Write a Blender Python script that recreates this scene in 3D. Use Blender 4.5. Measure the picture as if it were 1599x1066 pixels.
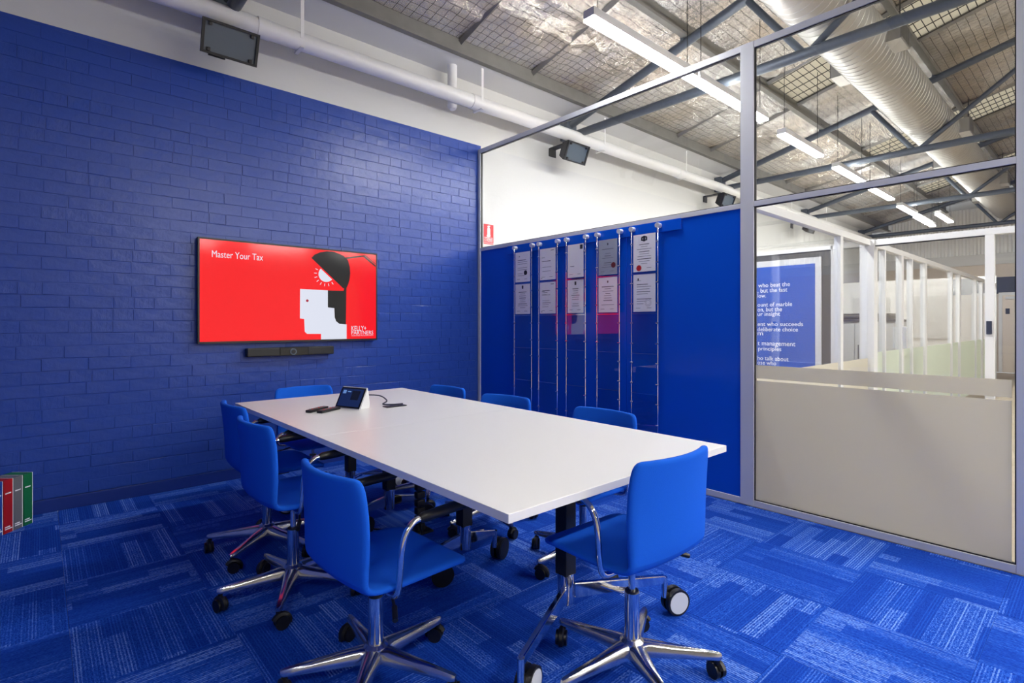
import bpy, bmesh, math, random
from mathutils import Vector, Matrix
from mathutils import noise
from mathutils.geometry import tessellate_polygon
random.seed(7)
for o in list(bpy.data.objects): bpy.data.objects.remove(o)
scene = bpy.context.scene
COL = scene.collection
PI = math.pi
# ------------------------------------------------------------------ camera
F_PX, CX, HY, CAM_H = 830.75, 799.5, 504.8, 1.258
ANG = math.radians(48.42)
cam_d = bpy.data.cameras.new('camera'); cam = bpy.data.objects.new('camera', cam_d); COL.objects.link(cam)
cam_d.sensor_width = 36; cam_d.sensor_fit = 'HORIZONTAL'
cam_d.lens = F_PX / 1599 * 36
cam_d.shift_y = (HY - 533) / 1599
cam_d.clip_start = 0.05; cam_d.clip_end = 200
cam.location = (0, 0, CAM_H); cam.rotation_euler = (PI/2, 0, ANG - PI/2)
scene.camera = cam
# ------------------------------------------------------------------ world and exposure
w = bpy.data.worlds.new('world'); scene.world = w; w.use_nodes = True
bg = w.node_tree.nodes['Background']; bg.inputs[0].default_value = (0.86, 0.93, 1.0, 1); bg.inputs[1].default_value = 1.6
scene.view_settings.view_transform = 'Standard'; scene.view_settings.look = 'None'
scene.view_settings.exposure = 0.0; scene.view_settings.gamma = 1.0
scene.view_settings.use_curve_mapping = False
LED_POWER = 174.0

# a pixel of the 1599x1066 photograph is a direction; these meet it with a known plane
FX, FY = math.cos(ANG), math.sin(ANG)
def ray(x, y):
    s = (x - CX) / F_PX
    return FX + FY*s, FY - FX*s, -(y - HY) / F_PX
def at_y(x, y, Y):
    r = ray(x, y); t = Y / r[1]; return Vector((r[0]*t, Y, CAM_H + r[2]*t))
def at_x(x, y, X):
    r = ray(x, y); t = X / r[0]; return Vector((X, r[1]*t, CAM_H + r[2]*t))
def at_z(x, y, Z):
    r = ray(x, y); t = (Z - CAM_H) / r[2]; return Vector((r[0]*t, r[1]*t, Z))

# ------------------------------------------------------------------ materials
def lin(c):
    return tuple(((v/255)/12.92 if v/255 <= .04045 else ((v/255+.055)/1.055)**2.4) for v in c) + (1,)
def mat(name, rgb, rough=.5, metal=0., bump=None, spec=.5, coat=0., sheen=0., var=0.):
    m = bpy.data.materials.new(name); m.use_nodes = True
    nt = m.node_tree; b = nt.nodes['Principled BSDF']
    b.inputs['Base Color'].default_value = lin(rgb); b.inputs['Roughness'].default_value = rough
    b.inputs['Metallic'].default_value = metal; b.inputs['Specular IOR Level'].default_value = spec
    b.inputs['Coat Weight'].default_value = coat
    if sheen: b.inputs['Sheen Weight'].default_value = sheen
    if bump or var:
        tc = nt.nodes.new('ShaderNodeTexCoord')
        n = nt.nodes.new('ShaderNodeTexNoise'); n.inputs['Scale'].default_value = bump[0] if bump else 6
        n.inputs['Detail'].default_value = 5
        nt.links.new(tc.outputs['Object'], n.inputs['Vector'])
        if bump:
            bp = nt.nodes.new('ShaderNodeBump'); bp.inputs['Strength'].default_value = bump[1]; bp.inputs['Distance'].default_value = bump[2]
            nt.links.new(n.outputs['Fac'], bp.inputs['Height']); nt.links.new(bp.outputs['Normal'], b.inputs['Normal'])
        if var:
            hs = nt.nodes.new('ShaderNodeHueSaturation'); hs.inputs['Color'].default_value = lin(rgb)
            mr = nt.nodes.new('ShaderNodeMapRange'); mr.inputs['To Min'].default_value = 1-var; mr.inputs['To Max'].default_value = 1+var
            nt.links.new(n.outputs['Fac'], mr.inputs['Value']); nt.links.new(mr.outputs['Result'], hs.inputs['Value'])
            nt.links.new(hs.outputs['Color'], b.inputs['Base Color'])
    return m
def emis(name, rgb, strength, gloss=False):
    m = bpy.data.materials.new(name); m.use_nodes = True
    b = m.node_tree.nodes['Principled BSDF']
    b.inputs['Base Color'].default_value = (0.01, 0.01, 0.01, 1)
    b.inputs['Roughness'].default_value = .1 if gloss else .6
    b.inputs['Specular IOR Level'].default_value = .3
    b.inputs['Emission Color'].default_value = lin(rgb); b.inputs['Emission Strength'].default_value = strength
    return m
def glass_mat(name, tint=(253, 254, 254), refl=1.0):
    m = bpy.data.materials.new(name); m.use_nodes = True
    nt = m.node_tree; nt.nodes.clear()
    out = nt.nodes.new('ShaderNodeOutputMaterial'); mix = nt.nodes.new('ShaderNodeMixShader')
    tr = nt.nodes.new('ShaderNodeBsdfTransparent'); tr.inputs[0].default_value = lin(tint)
    gl = nt.nodes.new('ShaderNodeBsdfGlossy'); gl.inputs['Roughness'].default_value = .01
    lw = nt.nodes.new('ShaderNodeLayerWeight'); lw.inputs['Blend'].default_value = .5
    pw_ = nt.nodes.new('ShaderNodeMath'); pw_.operation = 'POWER'; pw_.inputs[1].default_value = 5
    mu = nt.nodes.new('ShaderNodeMath'); mu.operation = 'MULTIPLY_ADD'; mu.inputs[1].default_value = .95*refl; mu.inputs[2].default_value = .04*refl
    nt.links.new(lw.outputs['Facing'], pw_.inputs[0]); nt.links.new(pw_.outputs[0], mu.inputs[0]); nt.links.new(mu.outputs[0], mix.inputs[0])
    nt.links.new(tr.outputs[0], mix.inputs[1]); nt.links.new(gl.outputs[0], mix.inputs[2])
    nt.links.new(mix.outputs[0], out.inputs['Surface'])
    return m
def film_mat(name, rgb, transp, transl=.5):
    m = bpy.data.materials.new(name); m.use_nodes = True
    nt = m.node_tree; nt.nodes.clear()
    out = nt.nodes.new('ShaderNodeOutputMaterial')
    d = nt.nodes.new('ShaderNodeBsdfDiffuse'); d.inputs[0].default_value = lin(rgb)
    t = nt.nodes.new('ShaderNodeBsdfTranslucent'); t.inputs[0].default_value = lin(rgb)
    p = nt.nodes.new('ShaderNodeBsdfTransparent')
    m1 = nt.nodes.new('ShaderNodeMixShader'); m1.inputs[0].default_value = transl
    m2 = nt.nodes.new('ShaderNodeMixShader'); m2.inputs[0].default_value = transp
    nt.links.new(d.outputs[0], m1.inputs[1]); nt.links.new(t.outputs[0], m1.inputs[2])
    nt.links.new(m1.outputs[0], m2.inputs[1]); nt.links.new(p.outputs[0], m2.inputs[2])
    nt.links.new(m2.outputs[0], out.inputs['Surface'])
    return m

def carpet_mat():
    m = bpy.data.materials.new('carpet'); m.use_nodes = True
    nt = m.node_tree; N = nt.nodes.new; L = nt.links.new
    b = nt.nodes['Principled BSDF']; b.inputs['Roughness'].default_value = .95; b.inputs['Specular IOR Level'].default_value = .1
    tc = N('ShaderNodeTexCoord'); oi = N('ShaderNodeObjectInfo')
    sep = N('ShaderNodeSeparateXYZ'); L(tc.outputs['Object'], sep.inputs[0])
    def math_(op, a, bb=None, c=None):
        n = N('ShaderNodeMath'); n.operation = op
        for i, v in enumerate((a, bb, c)):
            if v is None: continue
            if isinstance(v, (int, float)): n.inputs[i].default_value = v
            else: L(v, n.inputs[i])
        return n.outputs[0]
    x, y = sep.outputs[0], sep.outputs[1]
    rnd = math_('MULTIPLY', oi.outputs['Random'], 37.0)
    # bands across the pile direction, each broken into blocks along it
    bx = math_('FLOOR', math_('MULTIPLY', x, 13.0))
    wn = N('ShaderNodeTexWhiteNoise'); wn.noise_dimensions = '2D'
    cb = N('ShaderNodeCombineXYZ'); L(bx, cb.inputs[0]); L(rnd, cb.inputs[1]); L(cb.outputs[0], wn.inputs['Vector'])
    off = wn.outputs['Value']
    by = math_('FLOOR', math_('ADD', math_('MULTIPLY', y, 2.2), math_('MULTIPLY', off, 3.0)))
    wn2 = N('ShaderNodeTexWhiteNoise'); wn2.noise_dimensions = '3D'
    cb2 = N('ShaderNodeCombineXYZ'); L(bx, cb2.inputs[0]); L(by, cb2.inputs[1]); L(rnd, cb2.inputs[2]); L(cb2.outputs[0], wn2.inputs['Vector'])
    block = wn2.outputs['Value']
    # fine tufted lines
    ln = math_('FRACT', math_('MULTIPLY', x, 92.0))
    lid = math_('FLOOR', math_('MULTIPLY', x, 92.0))
    wn3 = N('ShaderNodeTexWhiteNoise'); wn3.noise_dimensions = '2D'
    cb3 = N('ShaderNodeCombineXYZ'); L(lid, cb3.inputs[0]); L(rnd, cb3.inputs[1]); L(cb3.outputs[0], wn3.inputs['Vector'])
    line = math_('GREATER_THAN', ln, .58)
    # broken dashes along the line
    nz = N('ShaderNodeTexNoise'); nz.noise_dimensions = '3D'; nz.inputs['Scale'].default_value = 1.0; nz.inputs['Detail'].default_value = 3
    cb4 = N('ShaderNodeCombineXYZ'); L(math_('MULTIPLY', x, 260.0), cb4.inputs[0]); L(math_('MULTIPLY', y, 110.0), cb4.inputs[1]); L(rnd, cb4.inputs[2])
    L(cb4.outputs[0], nz.inputs['Vector'])
    dash = N('ShaderNodeMapRange'); dash.inputs['From Min'].default_value = .38; dash.inputs['From Max'].default_value = .66
    L(nz.outputs['Fac'], dash.inputs['Value'])
    bl = N('ShaderNodeMapRange'); bl.inputs['From Min'].default_value = .25; bl.inputs['From Max'].default_value = 1.0; L(block, bl.inputs['Value'])
    thick = math_('ADD', math_('MULTIPLY', line, math_('ADD', math_('MULTIPLY', wn3.outputs['Value'], .55), .05)), math_('MULTIPLY', dash.outputs[0], .6))
    fac = math_('MULTIPLY', thick, math_('ADD', math_('MULTIPLY', bl.outputs[0], .85), .28))
    cr = N('ShaderNodeValToRGB'); e = cr.color_ramp.elements
    e[0].position = 0; e[0].color = lin((10, 50, 150)); e[1].position = 1; e[1].color = lin((128, 164, 232))
    k = e.new(.35); k.color = lin((34, 88, 196))
    L(fac, cr.inputs[0]); L(cr.outputs[0], b.inputs['Base Color'])
    bp = N('ShaderNodeBump'); bp.inputs['Strength'].default_value = .5; bp.inputs['Distance'].default_value = .002
    L(math_('ADD', nz.outputs['Fac'], line), bp.inputs['Height']); L(bp.outputs[0], b.inputs['Normal'])
    return m

def foil_mat():
    m = mat('foil', (238, 237, 235), .24, .85)
    nt = m.node_tree; N = nt.nodes.new; L = nt.links.new; b = nt.nodes['Principled BSDF']
    tc = N('ShaderNodeTexCoord')
    n1 = N('ShaderNodeTexNoise'); n1.inputs['Scale'].default_value = 3.6; n1.inputs['Detail'].default_value = 8; n1.inputs['Roughness'].default_value = .68; n1.inputs['Distortion'].default_value = 1.3
    L(tc.outputs['Object'], n1.inputs['Vector'])
    v = N('ShaderNodeTexVoronoi'); v.inputs['Scale'].default_value = 9; v.feature = 'DISTANCE_TO_EDGE'; L(n1.outputs['Color'], v.inputs['Vector'])
    ad = N('ShaderNodeMath'); ad.operation = 'ADD'; L(n1.outputs['Fac'], ad.inputs[0]); L(v.outputs['Distance'], ad.inputs[1])
    bp = N('ShaderNodeBump'); bp.inputs['Strength'].default_value = .5; bp.inputs['Distance'].default_value = .03
    L(ad.outputs[0], bp.inputs['Height']); L(bp.outputs[0], b.inputs['Normal'])
    # the retaining wire netting printed as thin dark lines on a 75 mm grid
    sp = N('ShaderNodeSeparateXYZ'); L(tc.outputs['Object'], sp.inputs[0])
    outs = []
    for i in (0, 1):
        a = N('ShaderNodeMath'); a.operation = 'MULTIPLY'; a.inputs[1].default_value = 1/.088; L(sp.outputs[i], a.inputs[0])
        f = N('ShaderNodeMath'); f.operation = 'FRACT'; L(a.outputs[0], f.inputs[0])
        g = N('ShaderNodeMath'); g.operation = 'LESS_THAN'; g.inputs[1].default_value = .06; L(f.outputs[0], g.inputs[0]); outs.append(g)
    mx = N('ShaderNodeMath'); mx.operation = 'MAXIMUM'; L(outs[0].outputs[0], mx.inputs[0]); L(outs[1].outputs[0], mx.inputs[1])
    mi = N('ShaderNodeMixRGB'); mi.inputs[2].default_value = lin((92, 90, 88)); L(mx.outputs[0], mi.inputs[0])
    n2 = N('ShaderNodeTexNoise'); n2.inputs['Scale'].default_value = 1.1; L(tc.outputs['Object'], n2.inputs['Vector'])
    cr = N('ShaderNodeValToRGB'); cr.color_ramp.elements[0].position = .4; cr.color_ramp.elements[0].color = lin((222, 214, 204)); cr.color_ramp.elements[1].position = .62; cr.color_ramp.elements[1].color = lin((238, 238, 238))
    L(n2.outputs['Fac'], cr.inputs[0]); L(cr.outputs[0], mi.inputs[1]); L(mi.outputs[0], b.inputs['Base Color'])
    return m

M = {}
M['brick'] = mat('blue brick paint', (38, 70, 156), .32, bump=(13, .55, .010), spec=.45, var=.06)
M['white_wall'] = mat('white wall paint', (212, 212, 210), .6, bump=(24, .2, .004))
M['skirt'] = mat('navy skirting paint', (28, 52, 128), .35)
M['carpet'] = carpet_mat()
M['foil'] = foil_mat()
M['steel'] = mat('grey painted steel', (84, 92, 102), .42, .25, bump=(30, .1, .002), var=.12)
M['purlin'] = mat('dull galvanised purlin', (128, 127, 124), .5, .35, var=.2)
M['galv'] = mat('galvanised duct', (178, 177, 173), .48, .7, bump=(9, .12, .01), var=.08)
M['alu'] = mat('satin aluminium', (202, 205, 211), .4, .1)
M['white_frame'] = mat('white powder coat', (218, 219, 221), .45)
M['panel'] = mat('blue gloss panel', (8, 80, 202), .22, spec=.35)
M['glass'] = glass_mat('clear glass')
M['acrylic'] = glass_mat('acrylic', (255, 255, 255), .8)
M['frost'] = film_mat('frosted film', (226, 222, 208), .06, .5)
M['green_frost'] = film_mat('pale green film', (222, 228, 216), .08, .5)
M['pvc'] = mat('white pvc', (238, 238, 238), .35)
M['black'] = mat('black plastic', (18, 18, 20), .4)
M['blackmetal'] = mat('black powder coat', (24, 26, 30), .45, .2)
M['lens'] = mat('grey lamp glass', (74, 88, 102), .3)
M['chrome'] = mat('chrome', (225, 226, 230), .09, 1.0)
M['knob'] = mat('satin knob', (222, 224, 228), .3, .4)
M['polish'] = mat('polished aluminium', (205, 205, 208), .2, 1.0, bump=(20, .05, .002))
M['fabric'] = mat('blue chair fabric', (24, 93, 208), .9, bump=(420, .5, .001), spec=.1, var=.05)
M['table'] = mat('white laminate', (226, 225, 224), .3, bump=(160, .03, .001))
M['tedge'] = mat('white table edge', (228, 229, 232), .35)
M['paper'] = mat('white paper', (252, 252, 254), .7)
M['greypaper'] = mat('silver paper', (172, 180, 190), .6)
M['ink'] = mat('grey ink', (120, 122, 128), .8)
M['darkink'] = mat('dark ink', (40, 42, 48), .8)
M['seal_red'] = mat('red seal', (190, 30, 32), .6)
M['seal_dark'] = mat('maroon seal', (110, 40, 42), .6)
M['red'] = mat('red print', (222, 44, 38), .5)
M['white_print'] = mat('white print', (245, 245, 245), .5)
M['scr_red'] = emis('screen red', (255, 16, 28), .95, True)
M['scr_white'] = emis('screen white', (226, 230, 245), .95, True)
M['scr_black'] = emis('screen black', (34, 34, 36), .8, True)
M['scr_eye'] = emis('screen crimson', (172, 16, 56), .9, True)
M['scr_blue'] = emis('small screen', (22, 38, 84), .9, True)
M['scr_pale'] = emis('small screen pale', (110, 150, 215), .8, True)
M['led'] = emis('led diffuser', (253, 251, 247), LED_POWER)
M['added_uplight'] = emis('led uplight', (253, 251, 247), LED_POWER*.17)  # added glow for the pendant tops, brightens the foil roof
M['wheel_disc'] = mat('pale wheel disc', (205, 208, 212), .35)
M['poster'] = mat('blue poster', (48, 92, 190), .4)
M['darkpanel'] = mat('charcoal panel', (78, 78, 80), .5)
M['ltgrey'] = mat('light grey panel', (190, 190, 188), .6)
M['beige'] = mat('beige wall', (208, 196, 182), .6)
M['navy'] = mat('navy band', (40, 46, 62), .5)
M['skylight'] = film_mat('fibreglass sheet', (222, 214, 198), .0, .75)
M['wire'] = mat('dark wire', (45, 44, 44), .5, .4)
M['book_red'] = mat('red spine', (172, 16, 22), .5)
M['book_grey'] = mat('grey spine', (108, 110, 114), .5)
M['book_green'] = mat('green spine', (10, 108, 62), .5)
M['book_blue'] = mat('blue spine', (20, 70, 160), .5)
M['cable'] = mat('dark cable', (30, 40, 60), .5)

# ------------------------------------------------------------------ mesh helpers
def finish(bm, name, smooth=False, angle=40):
    me = bpy.data.meshes.new(name); bm.to_mesh(me); bm.free()
    if smooth:
        for p in me.polygons: p.use_smooth = True
        try: me.set_sharp_from_angle(angle=math.radians(angle))
        except Exception: pass
    return me
def link(name, me, m, parent=None, loc=(0, 0, 0), rot=(0, 0, 0)):
    o = bpy.data.objects.new(name, me); COL.objects.link(o)
    if m is not None and me is not None:
        if len(me.materials) == 0: me.materials.append(m)
    o.location = loc; o.rotation_euler = rot
    if parent is not None: o.parent = parent
    return o
def box(bm, a, b, mtx=None):
    a, b = Vector(a), Vector(b)
    vs = [bm.verts.new((x, y, z)) for x in (a.x, b.x) for y in (a.y, b.y) for z in (a.z, b.z)]
    if mtx is not None:
        for v in vs: v.co = mtx @ v.co
    for f in ((0, 1, 3, 2), (4, 6, 7, 5), (0, 4, 5, 1), (2, 3, 7, 6), (0, 2, 6, 4), (1, 5, 7, 3)):
        bm.faces.new([vs[i] for i in f])
    return vs
def bm_norm(bm): bmesh.ops.recalc_face_normals(bm, faces=bm.faces)
def boxes(name, lst, m, parent=None, bevel=0., loc=(0, 0, 0), rot=(0, 0, 0)):
    bm = bmesh.new()
    for a, b in lst: box(bm, a, b)
    bm_norm(bm)
    if bevel: bmesh.ops.bevel(bm, geom=bm.edges[:], offset=bevel, segments=2, affect='EDGES', profile=.6)
    return link(name, finish(bm, name), m, parent, loc, rot)
def frame_of(d):
    d = d.normalized(); up = Vector((0, 0, 1)) if abs(d.z) < .9 else Vector((1, 0, 0))
    u = d.cross(up).normalized(); return u, u.cross(d).normalized()
def tube(bm, pts, r, n=10, cap=True):
    pts = [Vector(p) for p in pts]; rings = []
    rs = r if isinstance(r, (list, tuple)) else [r]*len(pts)
    u = None
    for i, p in enumerate(pts):
        d = (pts[min(i+1, len(pts)-1)] - pts[max(i-1, 0)]).normalized()
        if u is None: u, v = frame_of(d)
        else:
            u = (u - d*u.dot(d)).normalized(); v = u.cross(d).normalized()
        rings.append([bm.verts.new(p + (u*math.cos(2*PI*k/n) + v*math.sin(2*PI*k/n))*rs[i]) for k in range(n)])
    for a, b in zip(rings, rings[1:]):
        for k in range(n): bm.faces.new((a[k], a[(k+1) % n], b[(k+1) % n], b[k]))
    if cap:
        bm.faces.new(rings[0][::-1]); bm.faces.new(rings[-1])
def tubes(name, lst, m, parent=None, n=10, loc=(0, 0, 0), rot=(0, 0, 0)):
    bm = bmesh.new()
    for pts, r in lst: tube(bm, pts, r, n)
    bm_norm(bm)
    return link(name, finish(bm, name, True, 45), m, parent, loc, rot)
def smooth_path(pts, k=6):
    pts = [Vector(p) for p in pts]; out = []
    for i in range(len(pts)-1):
        p0, p1, p2, p3 = pts[max(i-1, 0)], pts[i], pts[i+1], pts[min(i+2, len(pts)-1)]
        for j in range(k):
            t = j/k
            out.append(.5*((2*p1) + (p2-p0)*t + (2*p0-5*p1+4*p2-p3)*t*t + (3*p1-p0-3*p2+p3)*t**3))
    out.append(pts[-1]); return out
def poly(bm, pts):
    try: return bm.faces.new([bm.verts.new(p) for p in pts])
    except ValueError: return None
def plates(name, polys, m, parent=None, loc=(0, 0, 0), rot=(0, 0, 0), thick=None, axis=None):
    """flat printed shapes; thick/axis give them a real thickness"""
    bm = bmesh.new()
    for p in polys:
        vs = [bm.verts.new(q) for q in p]
        for tri in tessellate_polygon([[Vector(q) for q in p]]): bm.faces.new([vs[i] for i in tri])
    bm_norm(bm)
    if thick:
        r = bmesh.ops.extrude_face_region(bm, geom=bm.faces[:])
        for v in r['geom']:
            if isinstance(v, bmesh.types.BMVert): v.co += Vector(axis)*thick
        bm_norm(bm)
    return link(name, finish(bm, name), m, parent, loc, rot)
def text_mesh(s, size, weight=0., align='LEFT', extrude=.0003, space=1.0):
    c = bpy.data.curves.new('t', 'FONT'); c.body = s; c.size = size; c.offset = weight; c.align_x = align; c.extrude = extrude; c.space_line = space
    c.resolution_u = 3
    o = bpy.data.objects.new('t', c); COL.objects.link(o)
    bpy.context.view_layer.update()
    me = bpy.data.meshes.new_from_object(o.evaluated_get(bpy.context.evaluated_depsgraph_get()))
    bpy.data.objects.remove(o); bpy.data.curves.remove(c)
    return me
def fit_text(s, width, height=None, weight=0.):
    me = text_mesh(s, 1.0, weight)
    xs = [v.co.x for v in me.vertices]; ys = [v.co.y for v in me.vertices]
    sx = width/(max(xs)-min(xs)); sy = sx if height is None else height/(max(ys)-min(ys))
    for v in me.vertices:
        v.co.x = (v.co.x-min(xs))*sx; v.co.y = (v.co.y-min(ys))*sy; v.co.z *= .5
    return me
def thing(name, label, cat, loc=(0, 0, 0), rz=0., group=None):
    o = bpy.data.objects.new(name, None); COL.objects.link(o); o.empty_display_size = .1
    o.location = loc; o.rotation_euler = (0, 0, rz)
    return tag(o, label, cat, group)
def tag(o, label, cat, group=None):
    o['label'] = label; o['category'] = cat
    if group: o['group'] = group
    return o
def struct(o, label=None):
    o['kind'] = 'structure'
    if label: o['label'] = label
    return o
def sempty(name, loc=(0, 0, 0), label=None):
    o = bpy.data.objects.new(name, None); COL.objects.link(o); o.location = loc; return struct(o, label)

# ------------------------------------------------------------------ key dimensions (metres)
YW = 4.713        # face of the brick wall
XP = 3.666        # room side of the glazed partition
ZB = 3.255        # top of the blue paint
XE = 18.5         # far end wall of the building
RZ0, RSL = 3.98, .255            # truss rafters: z = RZ0 + RSL*(3.99 - Y)
def rafz(y): return RZ0 + RSL*(3.99 - y)
RIDGE = -3.0

# ------------------------------------------------------------------ floor
fl = struct(boxes('floor', [((-6, -10.5, -.12), (XE, YW, -.008))], mat('timber look floor', (176, 160, 138), .5, var=.1)), 'floor, blue carpet tiles in the room and pale boards beyond')
TP = .505
def tile_mesh():
    bm = bmesh.new(); h = TP/2 - .0004
    box(bm, (-h, -h, -.008), (h, h, 0)); bm_norm(bm)
    top = [e for e in bm.edges if all(v.co.z > -.001 for v in e.verts)]
    bmesh.ops.bevel(bm, geom=top, offset=.0007, segments=1, affect='EDGES')
    return finish(bm, 'carpet_tile')
tm = tile_mesh()
ix0, ix1 = -2, 7
for i in range(-3, 8):
    for j in range(-1, 11):
        cx, cy = .09 + TP*(i+.5), 4.37 - TP*(j+.5)
        x1 = cx + TP/2
        me = tm; odd = (i+j) % 2
        a, b2, c2, d2 = cx-TP/2, min(cx+TP/2, XP-.004), cy-TP/2, min(cy+TP/2, YW-.002)
        if b2 - a < TP-.01 or d2 - c2 < TP-.01:      # cut tiles along the walls
            if b2 - a < .02 or d2-c2 < .02: continue
            bm = bmesh.new()
            p, q = (a-cx, c2-cy), (b2-cx, d2-cy)
            R = Matrix.Rotation(0 if odd else -PI/2, 4, 'Z')
            vs = box(bm, (p[0]+.0008, p[1]+.0008, -.008), (q[0]-.0008, q[1]-.0008, 0), R); bm_norm(bm); me = finish(bm, 'carpet_tile')
        o = link('carpet_tile', me, M['carpet'], fl, (cx, cy, random.uniform(-.0006, .0006)), (0, 0, (0 if odd else PI/2)))

# ------------------------------------------------------------------ brick wall
wl = struct(boxes('wall_left', [((-1.2, YW+.009, 0), (XE, YW+.25, 3.95))], M['white_wall']), 'long wall, brick painted blue below and white above')
boxes('blue_mortar', [((-1.2, YW+.0034, .0), (XP+.05, YW+.009, ZB))], M['brick'], wl)
BL, BH, JT = .2385, .0806, .0044
variants = []
for k in range(24):
    bm = bmesh.new()
    hx, hz = BL/2, BH/2
    rings = []
    el, er = random.choice((0, .0020, .0026, .0030)), random.choice((0, .0020, .0026, .0030))   # paint fills many of the upright joints
    for (ins, yy) in ((0, .0065), (.0004, .0022), (.0032, 0)):
        ring = []
        for (sx, sz) in ((-1, -1), (0, -1), (1, -1), (1, 1), (0, 1), (-1, 1)):
            jx = (er if sx > 0 else -el if sx < 0 else random.uniform(-.03, .03))
            ring.append(bm.verts.new((sx*(hx-ins*.7) + jx, yy + (random.uniform(-.0007, .0007) if yy < .005 else 0), sz*(hz-ins*.6) + random.uniform(-.0016, .0016))))
        rings.append(ring)
    for a, b in zip(rings, rings[1:]):
        for i in range(6): bm.faces.new((a[i], a[(i+1) % 6], b[(i+1) % 6], b[i]))
    c = rings[-1]; bm.faces.new((c[0], c[1], c[4], c[5])); bm.faces.new((c[1], c[2], c[3], c[4]))
    bm_norm(bm)
    variants.append(finish(bm, 'brick'))
spots = []
z = .004 + BH/2; row = 0
while z + BH/2 < ZB + .002:
    x = -1.2 + (BL+JT)*(.5 if row % 2 else 0) + random.uniform(-.02, .02)
    while x + BL/2 < XP - .012:
        if x - BL/2 > -1.2:
            zz = z + random.uniform(-.0015, .0015)
            if random.random() < .16: spots += [(x-BL/4-.001, zz, .49), (x+BL/4+.001, zz, .49)]     # a pair of headers
            else: spots.append((x, zz, 1.))
        x += BL + JT
    if XP - .012 - (x - BL/2) > .05: wd_ = XP - .012 - (x - BL/2); spots.append((x-BL/2+wd_/2, z, wd_/BL))
    z += BH + JT; row += 1
def on_view(s):
    return s[0] > -.26 and s[1] > .1
vis = sorted([s for s in spots if on_view(s)], key=lambda s: s[0])
big = set(vis[:300])
rest = bmesh.new()
for s in spots:
    me = random.choice(variants)
    cr_ = round(s[1]/(BH+JT)); dy = YW + .0011*math.sin(cr_*2.4 + s[0]*1.3) + .0008*math.sin(cr_*5.1 - s[0]*2.2) + random.uniform(-.0006, .0006); ry = random.uniform(-.008, .008)
    if s in big:
        link('brick', me, M['brick'], wl, (s[0], dy, s[1]), (0, ry, 0)).scale = (s[2], 1, 1)
    else:
        n0 = len(rest.verts); rest.from_mesh(me); rest.verts.ensure_lookup_table()
        mt = Matrix.Translation((s[0], dy, s[1])) @ Matrix.Rotation(ry, 4, 'Y') @ Matrix.Scale(s[2], 4, (1, 0, 0))
        for v in rest.verts[n0:]: v.co = mt @ v.co
bf = link('brick_field', finish(rest, 'brick_field'), M['brick'], wl); bf['kind'] = 'stuff'
bb = struct(boxes('baseboard_left', [((-1.2, YW-.018, 0), (XP-.03, YW+.004, .086))], M['skirt'], bevel=.003), 'navy painted skirting along brick wall')

# ------------------------------------------------------------------ unseen shell of the building
struct(boxes('wall_side', [((-1.35, -.1, 0), (-1.2, YW+.25, 4.6))], mat('side wall blue', (36, 64, 150), .5)), 'unseen blue side wall, placed to shade the left of the brick wall')  # out of view; its length is set to keep the brick wall's left end dark
struct(boxes('wall_back', [((-6, -10.7, 0), (XE, -10.5, 4.4))], M['white_wall']), 'white rear wall of the hall')
struct(boxes('wall_near', [((-6.2, -10.7, 0), (-6, YW+.25, 6.3)), ((-6.2, YW, 0), (-1.35, YW+.25, 4.1))], M['white_wall']), 'white end wall of the hall')

# ------------------------------------------------------------------ roof: foil sheets, skylights, purlins
ceil = sempty('ceiling', (0, 0, 0), 'sloping roof lined with silver foil')
RO = .21
def rz(y): return rafz(y) + RO if y > RIDGE else rafz(2*RIDGE - y) + RO
SKY = [(3.15, 4.15), (7.15, 8.15), (11.15, 12.15), (15.15, 16.15)]
PUR = [3.0, 1.6, .2, -1.2, -2.6]
def slab(name, x0, x1, y0, y1, m, parent, up=0., th=.02):
    bm = bmesh.new()
    vs = [bm.verts.new((x, y, rz(y)+up+dz)) for dz in (0, th) for (x, y) in ((x0, y0), (x1, y0), (x1, y1), (x0, y1))]
    for f in ((3, 2, 1, 0), (4, 5, 6, 7), (0, 1, 5, 4), (1, 2, 6, 5), (2, 3, 7, 6), (3, 0, 4, 7)): bm.faces.new([vs[i] for i in f])
    return link(name, finish(bm, name), m, parent)
def crease(x, y):
    """crumpled blanket: folded ridges at two sizes"""
    p = Vector((x*1.5, y*2.2, 0))
    a_ = 1 - abs(noise.noise(p*1.7 + Vector((3.1, 0, 7))))*2
    b_ = 1 - abs(noise.noise(p*4.6 + Vector((0, 9.2, 1))))*2
    c_ = 1 - abs(noise.noise(p*10.5 + Vector((5, 2, 4))))*2
    return .022*a_ + .012*b_ + .006*c_
def foil_sheet(x0, x1, y0, y1):
    """blanket that sags and crumples a little between its supports"""
    st = .038 if (x1 > .5 and x0 < 12.5 and y0 > 0) else .15
    bm = bmesh.new(); nx = max(2, int((x1-x0)/st)); ny = max(2, int(abs(y1-y0)/st)); g = []
    for i in range(nx+1):
        r = []
        for j in range(ny+1):
            u, v = i/nx, j/ny; x = x0+(x1-x0)*u; y = y0+(y1-y0)*v
            inn = math.sin(PI*v)**.5 if 0 < v < 1 else 0
            r.append(bm.verts.new((x, y, rz(y) - .03*math.sin(PI*v) - crease(x, y)*inn)))
        g.append(r)
    for i in range(nx):
        for j in range(ny): bm.faces.new((g[i][j], g[i][j+1], g[i+1][j+1], g[i+1][j]))
    bm_norm(bm)
    return link('foil_sheet', finish(bm, 'foil_sheet', True, 28), M['foil'], ceil)
edges = [-6] + [v for s in SKY for v in s] + [XE]
ys = [4.36] + PUR
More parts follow.
